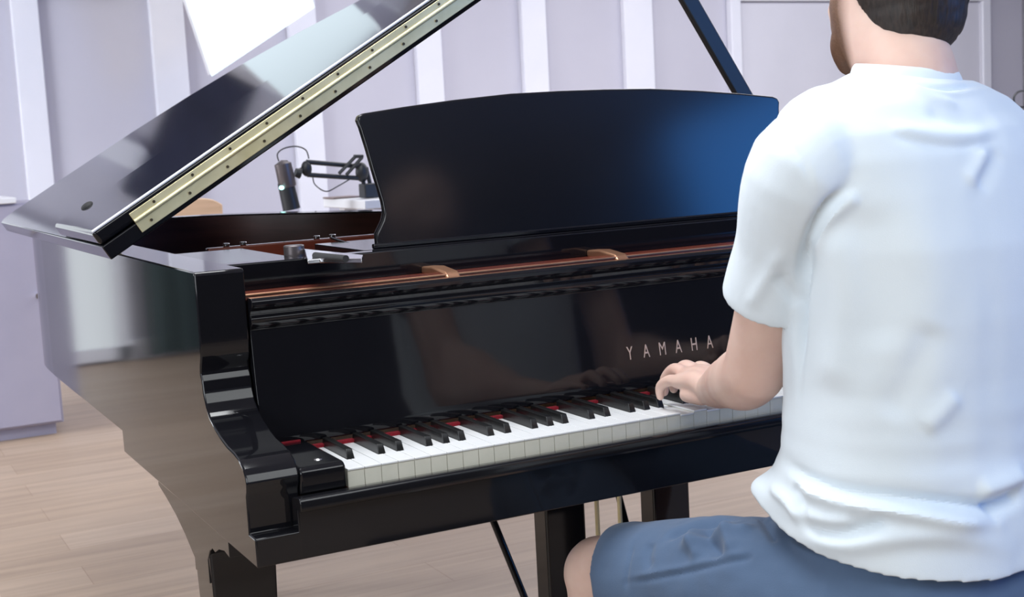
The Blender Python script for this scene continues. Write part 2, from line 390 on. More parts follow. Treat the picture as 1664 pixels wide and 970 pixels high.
o = link('microphone_cable', bm, 'rubber'); tag(o, 'thin black cable looping from the microphone over the boom arm', 'cable')

Yc = 4.3
a, b = hit(272, 340, 1, Yc), hit(362, 336, 1, Yc)
c = thing('chair', 'tan beech chair whose curved backrest top shows over the piano rim', 'chair', ((a[0]+b[0])/2, Yc, 0))
ztop = hit(322, 320, 1, Yc)[2]; cx = (a[0]+b[0])/2; hw = (b[0]-a[0])/2
bm = B(); pts = []
for i in range(13):
    t = -1+2*i/12; pts.append((cx+hw*t, ztop-.006-.035*abs(t)**3))
poly = pts + [(cx+hw*.98, ztop-.16), (cx-hw*.98, ztop-.16)]
prism(bm, poly, (Yc, Yc+.018), 1); link('backrest', bm, 'tan_wood', c, .005)
bm = B(); box(bm, cx-.2, cx+.2, Yc+.02, Yc+.42, .66, .69); link('seat', bm, 'tan_wood', c, .01)
for sx in (-.17, .15):
    bm = B(); box(bm, cx+sx*.6, cx+sx*.6+.025, Yc+.018, Yc+.045, 0, ztop-.05); link('leg', bm, 'grey_metal', c, .004)
    bm = B(); box(bm, cx+sx, cx+sx+.025, Yc+.36, Yc+.385, 0, .66); link('leg', bm, 'grey_metal', c, .004)

# white counter with headphones beside the right wall part
Yh = 3.6
q = hit(1640, 163, 1, Yh)
c = thing('counter', 'tall white counter at the right edge behind the shoulder of the person', 'counter', (q[0]+.5, Yh+.3, 0))
bm = B(); box(bm, q[0], q[0]+1.2, Yh+.02, Yh+.6, 0, q[2]-.09); link('counter_body', bm, 'white_paint', c, .004)
bm = B(); box(bm, q[0]-.02, q[0]+1.22, Yh, Yh+.62, q[2]-.09, q[2]-.06); link('counter_top', bm, 'white_paint', c, .004)
hq = Vector(hit(1668, 172, 1, Yh+.12))
bm = B(); tube(bm, [(hq.x+.10*math.cos(t), Yh+.15+.03*math.cos(t), q[2]-.045+.05+.045*math.sin(t)) for t in [math.pi*2*i/24 for i in range(25)]], .006, 8)
ellipsoid(bm, (hq.x+.05, Yh+.12, q[2]-.03), (.06, .03, .03))
o = link('headphones', bm, 'black_plastic'); tag(o, 'black headphones lying on the tall white counter at the right edge', 'headphones')

# ------------------------------------------------------------------ GRAND PIANO
XA, XB, TH = -.134, 1.356, .068      # outer sides, rim thickness
ZT, ZR, ZK = .990, .673, .636        # rim top, rim bottom, keybed bottom
pn = thing('grand_piano', 'glossy black grand piano with raised lid standing on the laminate floor', 'piano', (.6, .6, 0))

# rim: bass side, tail and bent side
outer = [(XA, .20), (XA, .8), (XA, 1.5), (XA+.01, 1.72), (XA+.06, 1.85), (XA+.16, 1.93), (XA+.30, 1.955), (XA+.44, 1.925), (XA+.56, 1.84), (XA+.66, 1.70),
         (XA+.77, 1.50), (XA+.90, 1.30), (XA+1.05, 1.14), (XA+1.20, 1.03), (XA+1.36, .96), (XA+1.44, .90), (XB, .84), (XB, .20)]
def dense(pts, n=6):
    P = [Vector((a, b, 0)) for a, b in pts]; return [(v.x, v.y) for v in bez(P, n)]
op = [outer[0], (XA, .765), (XA, .767)] + dense(outer[2:-1]) + [(XB, .7652), (XB, .20)]
op = [q for q in op if not (q[0] > 1 and .7653 < q[1] < .80)]
op.insert(-2, (XB, .7668))
def offset(pl, d):
    out = []
    for i, (x, y) in enumerate(pl):
        x0, y0 = pl[max(i-1, 0)]; x1, y1 = pl[min(i+1, len(pl)-1)]
        tx, ty = x1-x0, y1-y0; L = math.hypot(tx, ty); out.append((x+ty/L*d, y-tx/L*d))
    return out
def wall_strip(bm, pa, pb, z0, z1, zlow=None):
    """solid wall between two polylines"""
    n = len(pa); zz_ = [z0 if zlow is None or p[1] > .766 else zlow for p in pa]
    va = [[bm.verts.new((*p, z)) for p, z in zip(pa, zs)] for zs in (zz_, [z1]*n)]; vb = [[bm.verts.new((*p, z)) for p, z in zip(pb, zs)] for zs in (zz_, [z1]*n)]
    for i in range(n-1):
        bm.faces.new((va[0][i], va[0][i+1], va[1][i+1], va[1][i])); bm.faces.new((vb[0][i], vb[1][i], vb[1][i+1], vb[0][i+1]))
        bm.faces.new((va[1][i], va[1][i+1], vb[1][i+1], vb[1][i])); bm.faces.new((va[0][i], vb[0][i], vb[0][i+1], va[0][i+1]))
    for i in (0, n-1): bm.faces.new((va[0][i], va[1][i], vb[1][i], vb[0][i]))
ip = offset(op, TH)
bm_rim = B(); wall_strip(bm_rim, op, ip, ZR, ZT, ZK)
bm = B(); wall_strip(bm, offset(op, TH+.0005)[1:-1], offset(op, TH+.004)[1:-1], .80, ZT-.004); o = link('inner_rim', bm, 'inner', pn); o['label'] = 'dark red mahogany inner rim'

# arms with the S-shaped front
prof = [(.20, ZT), (.174, ZT), (.1705, .985), (.1695, .94), (.1695, .894), (.171, .875), (.178, .862), (.180, .852), (.176, .845), (.1735, .838), (.172, .826), (.163, .81), (.150, .797), (.130, .787),
        (.105, .779), (.075, .772), (.045, .769), (.024, .765), (.006, .757), (-.003, .746), (-.006, .738), (-.004, .727), (.0, .72), (.0, ZR), (-.026, ZR), (-.026, ZK), (.20, ZK)]
for a, b in ((XA, XA+TH), (XB-TH, XB)): prism(bm_rim, prof, (a, b), 0)
bmesh.ops.delete(bm_rim, geom=[f for f in bm_rim.faces if all(abs(q.co.y-.20) < 1e-5 for q in f.verts)], context='FACES_ONLY')
bmesh.ops.remove_doubles(bm_rim, verts=bm_rim.verts[:], dist=.0003)
link('case', bm_rim, 'lacquer', pn, .0022, autosmooth=30)

# key bed, front rail, key slip
bm = B(); box(bm, XA+TH+.0005, XB-TH-.0005, -.026, .76, ZK+.0003, ZR); link('key_bed', bm, 'lacquer', pn, .002)
bm = B(); box(bm, XA+TH-.012, XB-TH+.012, -.0264, -.004, ZK+.0003, .702); link('front_rail', bm, 'lacquer', pn, .002)
ks = [(-.020, .700), (-.037, .699), (-.040, .703), (-.040, .711), (-.037, .7155), (-.031, .717), (-.006, .7125), (-.006, .700)]
bm = B(); prism(bm, ks, (XA+TH-.012, XB-TH+.012), 0); link('key_slip', bm, 'lacquer_soft', pn, .001)
# cheek blocks
for a, b in ((XA+TH+.0008, -.0025), (1.222+.0025, XB-TH-.0008)):
    pr = [(-.0045, .711), (-.0045, .738), (-.003, .742), (.001, .745), (.006, .7465), (.150, .7465), (.150, .711)]
    bm = B(); prism(bm, pr, (a, b), 0); ck = link('cheek_block', bm, 'lacquer', pn, .004)
    bm = B(); xm_ = (a+b)/2; bmesh.ops.create_uvsphere(bm, u_segments=16, v_segments=8, radius=1, matrix=Matrix.Translation((xm_+.006, .030, .7465)) @ Matrix.Diagonal((.006, .006, .002, 1)))
    link('screw', bm, 'chrome', ck)

# fallboard with rounded top rail
fb = [(.152, .744), (.1505, .752), (.152, .765), (.157, .79), (.163, .83), (.168, .88), (.170, .905), (.164, .909), (.160, .915), (.160, .921), (.165, .926),
      (.163, .931), (.156, .935), (.152, .940), (.152, .945), (.156, .949), (.172, .949), (.190, .94), (.190, .744)]
bm = B(); prism(bm, fb, (XA+TH+.002, XB-TH-.002), 0); fall = link('fallboard', bm, 'lacquer', pn, .0008)
# gold letters on the fallboard
for i, ch in enumerate('YAMAHA'):
    cu = bpy.data.curves.new('letter', 'FONT'); cu.body = ch; cu.size = .030; cu.extrude = .0004; cu.align_x = 'CENTER'
    to = bpy.data.objects.new('tmp', cu); COL.objects.link(to)
    dg = bpy.context.evaluated_depsgraph_get(); me = bpy.data.meshes.new_from_object(to.evaluated_get(dg))
    bpy.data.objects.remove(to)
    x = .611 + (i-2.5)*.0305
    z0 = .792
    mt = Matrix.Translation((x, .1568, z0)) @ Matrix.Rotation(math.radians(90-8), 4, 'X') @ Matrix.Diagonal((.62, 1, 1, 1))
    me.transform(mt); me.materials.clear()
    link_mesh('letter', me, 'gold', fall, smooth=False)

# red felt under the fallboard
bm = B(); box(bm, .0005, 1.2215, .1405, .1505, .7354, .7395); link('felt_strip', bm, 'felt', pn)
bm = B(); box(bm, XA+TH+.012, -.012, .1460, .1500, .7466, .7490); link('felt_strip', bm, 'felt', pn)
bm = B(); box(bm, 0, 1.222, .0, .30, .703, .7105); link('key_frame', bm, 'mahogany', pn)

# 52 white keys, 36 black keys
KW = .0235
letters = 'ABCDEFG'
off = {'A': .0010, 'C': -.0016, 'D': .0016, 'F': -.0022, 'G': 0.0}
bl = {}
for i in range(51):
    L = letters[i % 7]
    if L in 'ACDFG': bl[i] = (i+1)*KW + off[L]
for i in range(52):
    x0, x1 = i*KW+.0004, (i+1)*KW-.0004
    t0 = bl[i-1]+.0058 if (i-1) in bl else x0
    t1 = bl[i]-.0058 if i in bl else x1
    if i == 0: t0 = x0
    dz = -.003 if i in (22, 24) else 0
    bm = B()
    pl = [(x0, 0), (x1, 0), (x1, .049), (t1, .049), (t1, .150), (t0, .150), (t0, .049), (x0, .049)]
    # head slab with a small lip over the cream front
    prism(bm, [(x, y-.0015 if y == 0 else y) for x, y in pl], (.7325+dz, .735+dz), 2)
    link('white_key', bm, 'white_key', pn, .0005, smooth=False)
    bm = B(); prism(bm, pl, (.7106+dz, .7324+dz), 2)
    link('key_front', bm, 'key_front', pn.children[-1] if False else bpy.data.objects[[o.name for o in COL.objects if o.name.startswith('white_key')][-1]], 0, smooth=False)
for i, x in bl.items():
    bm = B()
    w0, w1 = .0052, .0046
    z0, z1 = .7360, .7475
    A = [(x-w0, .0500, z0-.02), (x+w0, .0500, z0-.02), (x+w0, .148, z0-.02), (x-w0, .148, z0-.02)]
    Bt = [(x-w0, .0505, z0), (x+w0, .0505, z0), (x+w0, .148, z0), (x-w0, .148, z0)]
    Ct = [(x-w1, .0560, z1), (x+w1, .0560, z1), (x+w1, .148, z1), (x-w1, .148, z1)]
    V = [[bm.verts.new(p) for p in r] for r in (A, Bt, Ct)]
    bm.faces.new(V[0][::-1]); bm.faces.new(V[2])
    for r in range(2):
        for kx in range(4): bm.faces.new((V[r][kx], V[r][(kx+1)%4], V[r+1][(kx+1)%4], V[r+1][kx]))
    link('black_key', bm, 'black_key', pn, .0009, 2)

# plate rail / stretcher behind the fallboard, bronze plate and strings inside
bm = B(); prism(bm, [(.212, .86), (.212, .9465), (.216, .950), (.245, .950), (.245, .86)], (XA+TH+.002, XB-TH-.002), 0); st = link('stretcher', bm, 'mahogany', pn, .001)
bm = B(); box(bm, XA+TH+.002, XB-TH-.002, .2105, .2150, .9465, .9500); link('stretcher_edge', bm, 'plate', st, .001)
for xx in (.262, .560, .95):
    bm = B(); pr = [(.200, .905), (.197, .925), (.203, .943), (.215, .953), (.26, .958), (.30, .956), (.30, .945), (.23, .940), (.216, .925), (.216, .905)]
    prism(bm, pr, (xx-.012, xx+.012), 0); link('plate_lug', bm, 'plate', pn, .003)
inn = offset(op, TH)
bm = B(); prism(bm, [(x, y) for x, y in inn[1:-1]] + [(XB-TH, .25), (XA+TH, .25)], (.855, .865), 2); link('iron_plate', bm, 'plate', pn)
bm = B()
for i in range(70):
    x = -.03+i*.0165; yb = .62; ye = 1.80 if x < .45 else max(.75, 1.80-(x-.45)*1.25)
    cyl(bm, (x, yb, .888), (x+.02, ye, .888), .0009, 4)
o = link('strings', bm, 'string', pn); o['kind'] = 'stuff'
bm = B()
for r in range(3):
    for i in range(60):
        x = -.02+i*.019+r*.006; y = .50+.04*r; cyl(bm, (x, y, .865), (x, y+.004, .900), .0032, 6)
o = link('tuning_pins', bm, 'chrome', pn); o['kind'] = 'stuff'
bm = B(); box(bm, .02, 1.22, .68, .70, .865, .985); dr_ = link('damper_rail', bm, 'mahogany', pn, .002)
for x_ in (.055, .085, .22, .25):
    bm = B(); cyl(bm, (x_, .69, .985), (x_, .69, .991), .006, 12); link('rail_screw', bm, 'chrome', dr_, .001)
bm = B()
for i in range(60): box(bm, -.02+i*.02, -.008+i*.02, .715, .755, .89, .925)
o = link('dampers', bm, 'inner', pn); o['kind'] = 'stuff'
bm = B()
for y0, x0 in ((.745, -.066), (.745, .10), (.745, .3)): tube(bm, [(x0+.05, .72, .905), (x0+.02, 1.2, .905), (x0, 1.7, .89)], .008, 6)
link('plate_strut', bm, 'plate', pn)

bm = B(); box(bm, XA+TH+.002, XB-TH-.002, .246, .2995, .90, .9455); link('pin_block', bm, 'mahogany', pn, .001)
# music desk shelf (two wings and a sliding tray) and the desk itself
bm = B(); box(bm, XA+TH, .062, .33, .62, .968, .985); link('desk_wing', bm, 'lacquer_soft', pn, .002)
bm = B(); box(bm, 1.16, XB-TH, .33, .62, .968, .985); link('desk_wing', bm, 'lacquer_soft', pn, .002)
bm = B(); box(bm, XA+TH, XB-TH, .300, .330, .944, .9855); link('desk_front_rail', bm, 'lacquer', pn, .002)
bm = B(); box(bm, .17, 1.06, .3295, .56, .970, .9860); link('desk_tray', bm, 'lacquer_soft', pn, .0015)
# outline measured on the tilted desk plane, mirrored about its centre
DC = .617; dy0, dz0, dy1, dz1 = .350, .986, .402, 1.215
dn = np.array([0, dz1-dz0, -(dy1-dy0)]); dn = dn/np.linalg.norm(dn)
def desk_pt(x, y):
    d = FW + RT*(x-832)/F - UP*(y-485)/F; P0 = np.array([0, dy0, dz0])
    X = CAM + d*((P0-CAM)@dn)/(d@dn); return X[0], (X[2]-dz0)/(dz1-dz0)
left = [desk_pt(*q) for q in ((613, 401), (612, 380), (617, 370), (623, 357), (625, 345), (622, 328), (615, 305), (606, 275), (596, 240), (586, 208), (581, 196), (583, 188), (592, 184))]
topc = [desk_pt(*q) for q in ((660, 173), (740, 162), (830, 152), (910, 147.5))]
hl = left + topc
hl = [(min(x, DC), t) for x, t in hl]
hl[0] = (hl[0][0], 0.0)
tt = max(t for _, t in hl) 
full = hl + [(DC, tt)] + [(2*DC-x, t) for x, t in hl[::-1]]
bm = B(); v3 = lambda x, t, d: (x, dy0+(dy1-dy0)*t+d, dz0+(dz1-dz0)*t)
a = [bm.verts.new(v3(x, t, 0)) for x, t in full]; b = [bm.verts.new(v3(x, t, .014)) for x, t in full]
bm.faces.new(a); bm.faces.new(b[::-1]); n = len(a)
for i in range(n): bm.faces.new((a[i], b[i], b[(i+1)%n], a[(i+1)%n]))
link('music_desk', bm, 'lacquer_soft', pn, .003, 3)
bm = B(); box(bm, .19, 1.04, .338, .349, .986, .994); link('desk_ledge', bm, 'lacquer', pn, .002)
# desk pivot knob, chrome bracket and prop rod on the left
bm = B(); cyl(bm, hit(479, 423, 1, .40), Vector(hit(479, 423, 1, .40))+Vector((0, 0, .024)), .016, 24); kb = link('desk_knob', bm, 'grey_metal', pn, .002)
kz = .9852
bm = B(); A = [hit(x, y, 2, .992) for x, y in ((494, 404), (512, 406), (590, 414), (588, 420), (520, 420), (500, 422))]
prism(bm, [(q[0], q[1]) for q in A], (.9855, .992), 2); link('desk_bracket', bm, 'chrome', pn, .001)
q0 = Vector(hit(512, 413, 2, .996)); q1 = Vector(hit(562, 418, 2, .996)); bm = B(); tube(bm, [(q0.x, q0.y, .994), (q1.x, q1.y, .994)], .005, 12); link('bracket_slot', bm, 'rubber', pn)
bm = B(); q0 = Vector(hit(540, 388, 1, .60)); q1 = Vector(hit(588, 404, 1, .47)); tube(bm, [q0, q1], .0035, 8); link('desk_prop', bm, 'chrome', pn)

# lid: raised main board, folded front flap, brass hinge
TL = math.radians(30.73); LO = Vector((-.1202, 0, 1.0208)); LD = Vector((math.cos(TL), 0, math.sin(TL))); LN = Vector((-math.sin(TL), 0, math.cos(TL)))
Y0 = .55
def lidp(s, y, n): return LO + LD*s + Vector((0, y, 0)) + LN*n
lid_out = [(-.057, Y0), (1.50, Y0), (1.50, .70), (1.44, .86), (1.32, 1.02), (1.18, 1.14), (1.03, 1.27), (.88, 1.44), (.76, 1.62), (.64, 1.74), (.50, 1.82), (.34, 1.86), (.10, 1.865), (-.01, 1.86), (-.045, 1.84), (-.057, 1.80)]
def slab(bm, outl, n0, n1):
    a = [bm.verts.new(lidp(s, y, n0)) for s, y in outl]; b = [bm.verts.new(lidp(s, y, n1)) for s, y in outl]; n = len(outl)
    bm.faces.new(a); bm.faces.new(b[::-1])
    for i in range(n): bm.faces.new((a[i], b[i], b[(i+1)%n], a[(i+1)%n]))
bm = B(); slab(bm, lid_out, -.003, .0225); link('lid', bm, 'lacquer', pn, .002)
bm = B(); slab(bm, [(-.057, Y0), (1.50, Y0), (1.50, .92), (-.057, .92)], .0240, .0495); flap = link('front_flap', bm, 'lacquer', pn, .007, 5)
bm = B(); tube(bm, [lidp(-.055, Y0+.0005, .0495), lidp(1.498, Y0+.0005, .0495)], .0024, 8); link('edge_highlight', bm, 'white_paint', flap)  # bright edge highlight built as a thin white tube
bm = B(); q = lidp(.005, .87, .0495); mt = Matrix.Translation(q) @ LN.to_track_quat('Z', 'Y').to_matrix().to_4x4() @ Matrix.Diagonal((.012, .012, .006, 1))
bmesh.ops.create_uvsphere(bm, u_segments=16, v_segments=8, radius=1, matrix=mt); link('bumper', bm, 'rubber', flap)
bm = B()
for n0, n1 in ((.0045, .0235), (.0275, .0405)): obox(bm, lidp(.007, Y0-.0025, n0), LD*1.47, Vector((0, .003, 0)), LN*(n1-n0))
hg = link('lid_hinge', bm, 'brass', pn, .0006)
bm = B(); tube(bm, [lidp(.007, Y0-.003, .0255), lidp(1.475, Y0-.003, .0255)], .0034, 12); link('hinge_pin', bm, 'brass', hg)
bm = B()
for i in range(20):
    s = .03+i*.075
    for nn in (.013, .0345):
        q = lidp(s+(.02 if nn > .02 else 0), Y0-.003, nn); cyl(bm, q, q+Vector((0, -.0012, 0)), .0024, 10)
o = link('hinge_screws', bm, 'screw', hg)
for yy in (.75, 1.3, 1.75):
    bm = B(); tube(bm, [(XA+.006, yy-.05, .9985), (XA+.006, yy+.05, .9985)], .009, 10); link('side_hinge', bm, 'brass', pn)
# prop stick
bm = B()
pb = Vector((1.279, .60, .96)); pt = Vector((.86, .60, 1.590)); dd = (pt-pb); pr = dd.normalized().cross(Vector((0, 1, 0)))*.017
obox(bm, pb-pr, pr*2, Vector((0, .016, 0)), dd); link('prop_stick', bm, 'black_plastic', pn, .003)
bm = B(); box(bm, 1.255, 1.292, .585, .63, .90, .962); link('prop_hinge', bm, 'brass', pn, .002)

# legs with brackets
def leg(x0, x1, y0, y1, ex):
    bm = B(); xm_, ym_ = (x0+x1)/2, (y0+y1)/2
    V = []
    for z, s in ((.10, .72), (.42, .93), (.57, 1.0), (ZK, 1.0)):
        V.append([bm.verts.new((xm_+(x-xm_)*s, ym_+(y-ym_)*s, z)) for x, y in ((x0, y0), (x1, y0), (x1, y1), (x0, y1))])
    bm.faces.new(V[0][::-1]); bm.faces.new(V[-1])
    for i in range(3):
        for kx in range(4): bm.faces.new((V[i][kx], V[i][(kx+1)%4], V[i+1][(kx+1)%4], V[i+1][kx]))
    lg = link('leg', bm, 'lacquer', pn, .004)
    if ex:
        pr = [(.155, .600), (.155, .606), (.155, ZK), (.570, ZK), (.570, .615), (.52, .605), (.46, .590), (.41, .572), (y1-.004, .548), (y1-.004, .53), (y0+.01, .53), (y0+.01, .565), (.262, .583), (.247, .590), (.232, .588), (.21, .598), (.18, .603)]
        bm = B(); prism(bm, pr, (x0-.0008, x1+.0008), 0); link('leg_bracket', bm, 'lacquer', lg, .001)
    bm = B(); cyl(bm, (xm_-.014, ym_, .03), (xm_+.014, ym_, .03), .03, 24); cyl(bm, (xm_, ym_, .055), (xm_, ym_, .105), .018)
    link('caster', bm, 'brass', lg, .002)
leg(-.120, -.022, .268, .362, True)
leg(1.244, 1.342, .268, .362, True)
bm = B(); box(bm, .25, .45, 1.62, 1.82, .64, .80); link('leg_block', bm, 'lacquer', pn, .003)
bm = B()
leg(.30, .40, 1.67, 1.77, False)
bm.free()
# bottom beams
bm = B()
for a, b in (((.1, .76), (.33, 1.65)), ((.9, .76), (.37, 1.65))):
    A_ = Vector((*a, .70)); B_ = Vector((*b, .70)); obox(bm, A_-Vector((.04, 0, .03)), Vector((.08, 0, 0)), B_-A_, Vector((0, 0, .07)))
link('bottom_beam', bm, 'lacquer_soft', pn)
bm = B(); prism(bm, [(x, y) for x, y in inn[1:-1]] + [(XB-TH, .25), (XA+TH, .25)], (.80, .815), 2); link('soundboard', bm, 'tan_wood', pn)
# pedal lyre
for a, b in ((.447, .523), (.660, .735)):
    bm = B(); box(bm, a, b, .30, .345, .13, ZK); link('lyre_post', bm, 'lacquer', pn, .004)
bm = B(); box(bm, .42, .77, .26, .40, .06, .13); link('lyre_box', bm, 'lacquer', pn, .006)
for xx in (.53, .59, .65):
    bm = B(); tube(bm, [(xx, .27, .07), (xx, .2, .065), (xx, .13, .06)], [.008, .012, .02], 12); link('pedal', bm, 'brass', pn)
for px in (971, 1008):
    q = hit(px, 850, 1, .33); bm = B(); cyl(bm, (q[0], .33, .13), (q[0], .33, ZK), .004, 10); link('pedal_rod', bm, 'brass', pn)
for (u0, u1) in (((806, 857), (852, 970)), ((1008, 815), (1026, 885))):
    q0 = Vector(hit(*u0, 1, .46)); q1 = Vector(hit(*u1, 1, .42)); d = (q1-q0)
    t0 = (ZK-q0.z)/d.z; t1 = (.10-q0.z)/d.z
    bm = B(); tube(bm, [q0+d*t0, q0+d*t1], .0065, 12); link('lyre_brace', bm, 'lacquer', pn)

# ------------------------------------------------------------------ bench
c = thing('piano_bench', 'black piano bench that the person in the white shirt sits on', 'bench', (.57, -.45, 0))
bm = B(); box(bm, .22, .92, -.62, -.27, .395, .462); link('seat', bm, 'bench', c, .02, 4)
bm = B(); box(bm, .24, .90, -.60, -.29, .33, .395); link('apron', bm, 'lacquer', c, .003)
for x in (.25, .84):
    for y in (-.59, -.35):
        bm = B(); box(bm, x, x+.05, y, y+.05, 0, .33); link('leg', bm, 'lacquer', c, .004)

# ------------------------------------------------------------------ PERSON
def remesh(bm, vox, smooth_it=4, fac=.5):
    me = bpy.data.meshes.new('tmp'); bmesh.ops.recalc_face_normals(bm, faces=bm.faces[:]); bm.to_mesh(me); bm.free()
    o = bpy.data.objects.new('tmp', me); COL.objects.link(o)
    r = o.modifiers.new('r', 'REMESH'); r.mode = 'VOXEL'; r.voxel_size = vox
    if smooth_it:
        s = o.modifiers.new('s', 'SMOOTH'); s.factor = fac; s.iterations = smooth_it
    dg = bpy.context.evaluated_depsgraph_get(); out = bpy.data.meshes.new_from_object(o.evaluated_get(dg))
    bpy.data.objects.remove(o); return out
def limb(bm, pts, rads, seg=24, n=6):
    """smooth tapered limb with rounded ends"""
    P = [Vector(p) for p in pts]; Q = bez(P, n); Rr = [v.x for v in bez([Vector((r, 0, 0)) for r in rads], n)]
    t0 = (Q[0]-Q[1]).normalized(); t1 = (Q[-1]-Q[-2]).normalized()
    pre, prr, post, por = [], [], [], []
    for a in (80, 60, 40, 20):
        a_ = math.radians(a); pre.append(Q[0]+t0*Rr[0]*math.sin(a_)); prr.append(Rr[0]*math.cos(a_))
    for a in (20, 40, 60, 80):
        a_ = math.radians(a); post.append(Q[-1]+t1*Rr[-1]*math.sin(a_)); por.append(Rr[-1]*math.cos(a_))
    tube(bm, pre+Q+post, prr+Rr+por, seg)
def rings(bm, R_, seg=64, ex=2.3):
    """R_: list of (z or (cx,cy,z), a, b, rot, tiltback)"""
    V = []
    for (cx, cy, z, a, b, rot, tx, ty) in R_:
        rr = []
        for k in range(seg):
            t = 2*math.pi*k/seg; c_, s_ = math.cos(t), math.sin(t)
            u = a*math.copysign(abs(c_)**(2/ex), c_); v = b*math.copysign(abs(s_)**(2/ex), s_)
            x = u*math.cos(rot)-v*math.sin(rot); y = u*math.sin(rot)+v*math.cos(rot)
            rr.append(bm.verts.new((cx+x, cy+y, z+tx*x+ty*y)))
        V.append(rr)
    bm.faces.new(V[0][::-1]); bm.faces.new(V[-1])
    for i in range(len(V)-1):
        for k in range(seg): bm.faces.new((V[i][k], V[i][(k+1)%seg], V[i+1][(k+1)%seg], V[i+1][k]))

TC = Vector((.575, -.405, 0)); RZ = math.radians(8)      # torso centre and turn towards the bass side
def tl(u, v, z):   # torso-local (u right, v forward) to world
    return Vector((TC.x+u*math.cos(RZ)-v*math.sin(RZ), TC.y+u*math.sin(RZ)+v*math.cos(RZ), z))

SHL = tl(-.177, .0, 1.097); SHR = tl(.177, 0, 1.097)
EL = Vector((.428, -.295, .846)); WR = Vector((.517, -.085, .781))
ELR = tl(.24, .06, .82); WRR = Vector((.86, -.06, .80))
HC = Vector((.615, -.338, 1.317))         # head centre
HY = math.radians(-14)                       # head yaw to the left
HP = math.radians(4)                       # head pitch down
HR = Matrix.Rotation(HY, 3, 'Z') @ Matrix.Rotation(-HP, 3, 'X')
def hd(x, y, z): return HC + HR @ Vector((x, y, z))

bm = B()
# torso under the clothes
rings(bm, [(*tl(0, 0, .50), .15, .11, RZ, 0, 0), (*tl(0, .0, .60), .145, .100, RZ, 0, 0), (*tl(0, -.005, .75), .13, .090, RZ, 0, 0), (*tl(0, -.01, .90), .135, .090, RZ, 0, 0),
           (*tl(0, -.01, 1.02), .150, .088, RZ, 0, 0), (*tl(0, -.005, 1.10), .15, .08, RZ, 0, 0), (*tl(0, 0, 1.145), .09, .06, RZ, 0, 0), (*tl(0, .003, 1.17), .055, .055, RZ, 0, 0)])
limb(bm, [tl(0, 0, 1.12), tl(.012, .004, 1.19), tl(.017, .03, 1.23), tl(.022, .055, 1.28)], [.068, .0570, .0560, .058])
for sgn, S, E_ in ((-1, SHL, EL), (1, SHR, ELR)):
    limb(bm, [S+Vector((0, 0, -.01)), S.lerp(E_, .35)+Vector((-.004, -.006, 0)), S.lerp(E_, .75), E_], [.048, .043, .040, .039])
# left forearm: visible
limb(bm, [EL, EL.lerp(WR, .25)+Vector((0, 0, -.003)), EL.lerp(WR, .6), WR], [.039, .041, .033, .0250])
limb(bm, [ELR, ELR.lerp(WRR, .3), ELR.lerp(WRR, .6), WRR], [.041, .042, .034, .026])
# head
ellipsoid(bm, hd(0, -.012, .02), (.076, .096, .088), HR, 40)
ellipsoid(bm, hd(0, -.035, .0), (.070, .075, .075), HR, 32)
ellipsoid(bm, hd(0, -.048, -.050), (.0595, .0600, .062), HR, 32)
ellipsoid(bm, hd(0, .032, -.045), (.056, .060, .072), HR, 32)     # face mass
ellipsoid(bm, hd(0, .054, -.094), (.034, .034, .025), HR, 24)     # chin
limb(bm, [hd(-.056, -.005, -.06), hd(-.050, .02, -.080), hd(-.026, .056, -.096)], [.020, .020, .018], 16)
limb(bm, [hd(.056, -.005, -.06), hd(.050, .02, -.080), hd(.026, .056, -.096)], [.020, .020, .018], 16)
ellipsoid(bm, hd(0, .073, -.068), (.024, .018, .012), HR, 20)     # lips
limb(bm, [hd(0, .083, .010), hd(0, .088, -.012), hd(0, .091, -.020)], [.008, .009, .0105], 16)   # nose
for s in (-1, 1):
    ellipsoid(bm, hd(s*.011, .083, -.026), (.010, .010, .008), HR, 16)
    ellipsoid(bm, hd(s*.028, .074, .022), (.022, .013, .008), HR, 16)    # brow
    ellipsoid(bm, hd(s*.030, .060, -.03), (.020, .022, .018), HR, 16)    # cheek
    # ear: rim, lobe
    limb(bm, [hd(s*.074, -.012, .044), hd(s*.082, -.026, .042), hd(s*.084, -.030, .022), hd(s*.078, -.020, .0), hd(s*.072, -.010, -.012)], [.006, .007, .007, .007, .007], 12)
    ellipsoid(bm, hd(s*.074, -.014, .018), (.007, .016, .026), HR, 16)
# legs
HIPL, HIPR = tl(-.085, .01, .568), tl(.085, .01, .568)
KNL, KNR = Vector((.392, .035, .508)), Vector((.80, .06, .505))
ANL, ANR = Vector((.37, -.03, .09)), Vector((.80, .02, .09))
for H_, K_, A_ in ((HIPL, KNL, ANL), (HIPR, KNR, ANR)):
    limb(bm, [H_, H_.lerp(K_, .5), H_.lerp(K_, .85), K_], [.080, .072, .060, .056])
    cf = K_.lerp(A_, .3)+Vector((0, -.02, 0))
    limb(bm, [K_, K_.lerp(A_, .12), cf, K_.lerp(A_, .7), A_], [.053, .051, .052, .036, .034])
    f0 = A_+Vector((0, -.03, -.045)); limb(bm, [f0, A_+Vector((-.004, .06, -.055)), A_+Vector((-.01, .16, -.062))], [.034, .036, .026])
body_low = remesh(bm, .0045, 5)

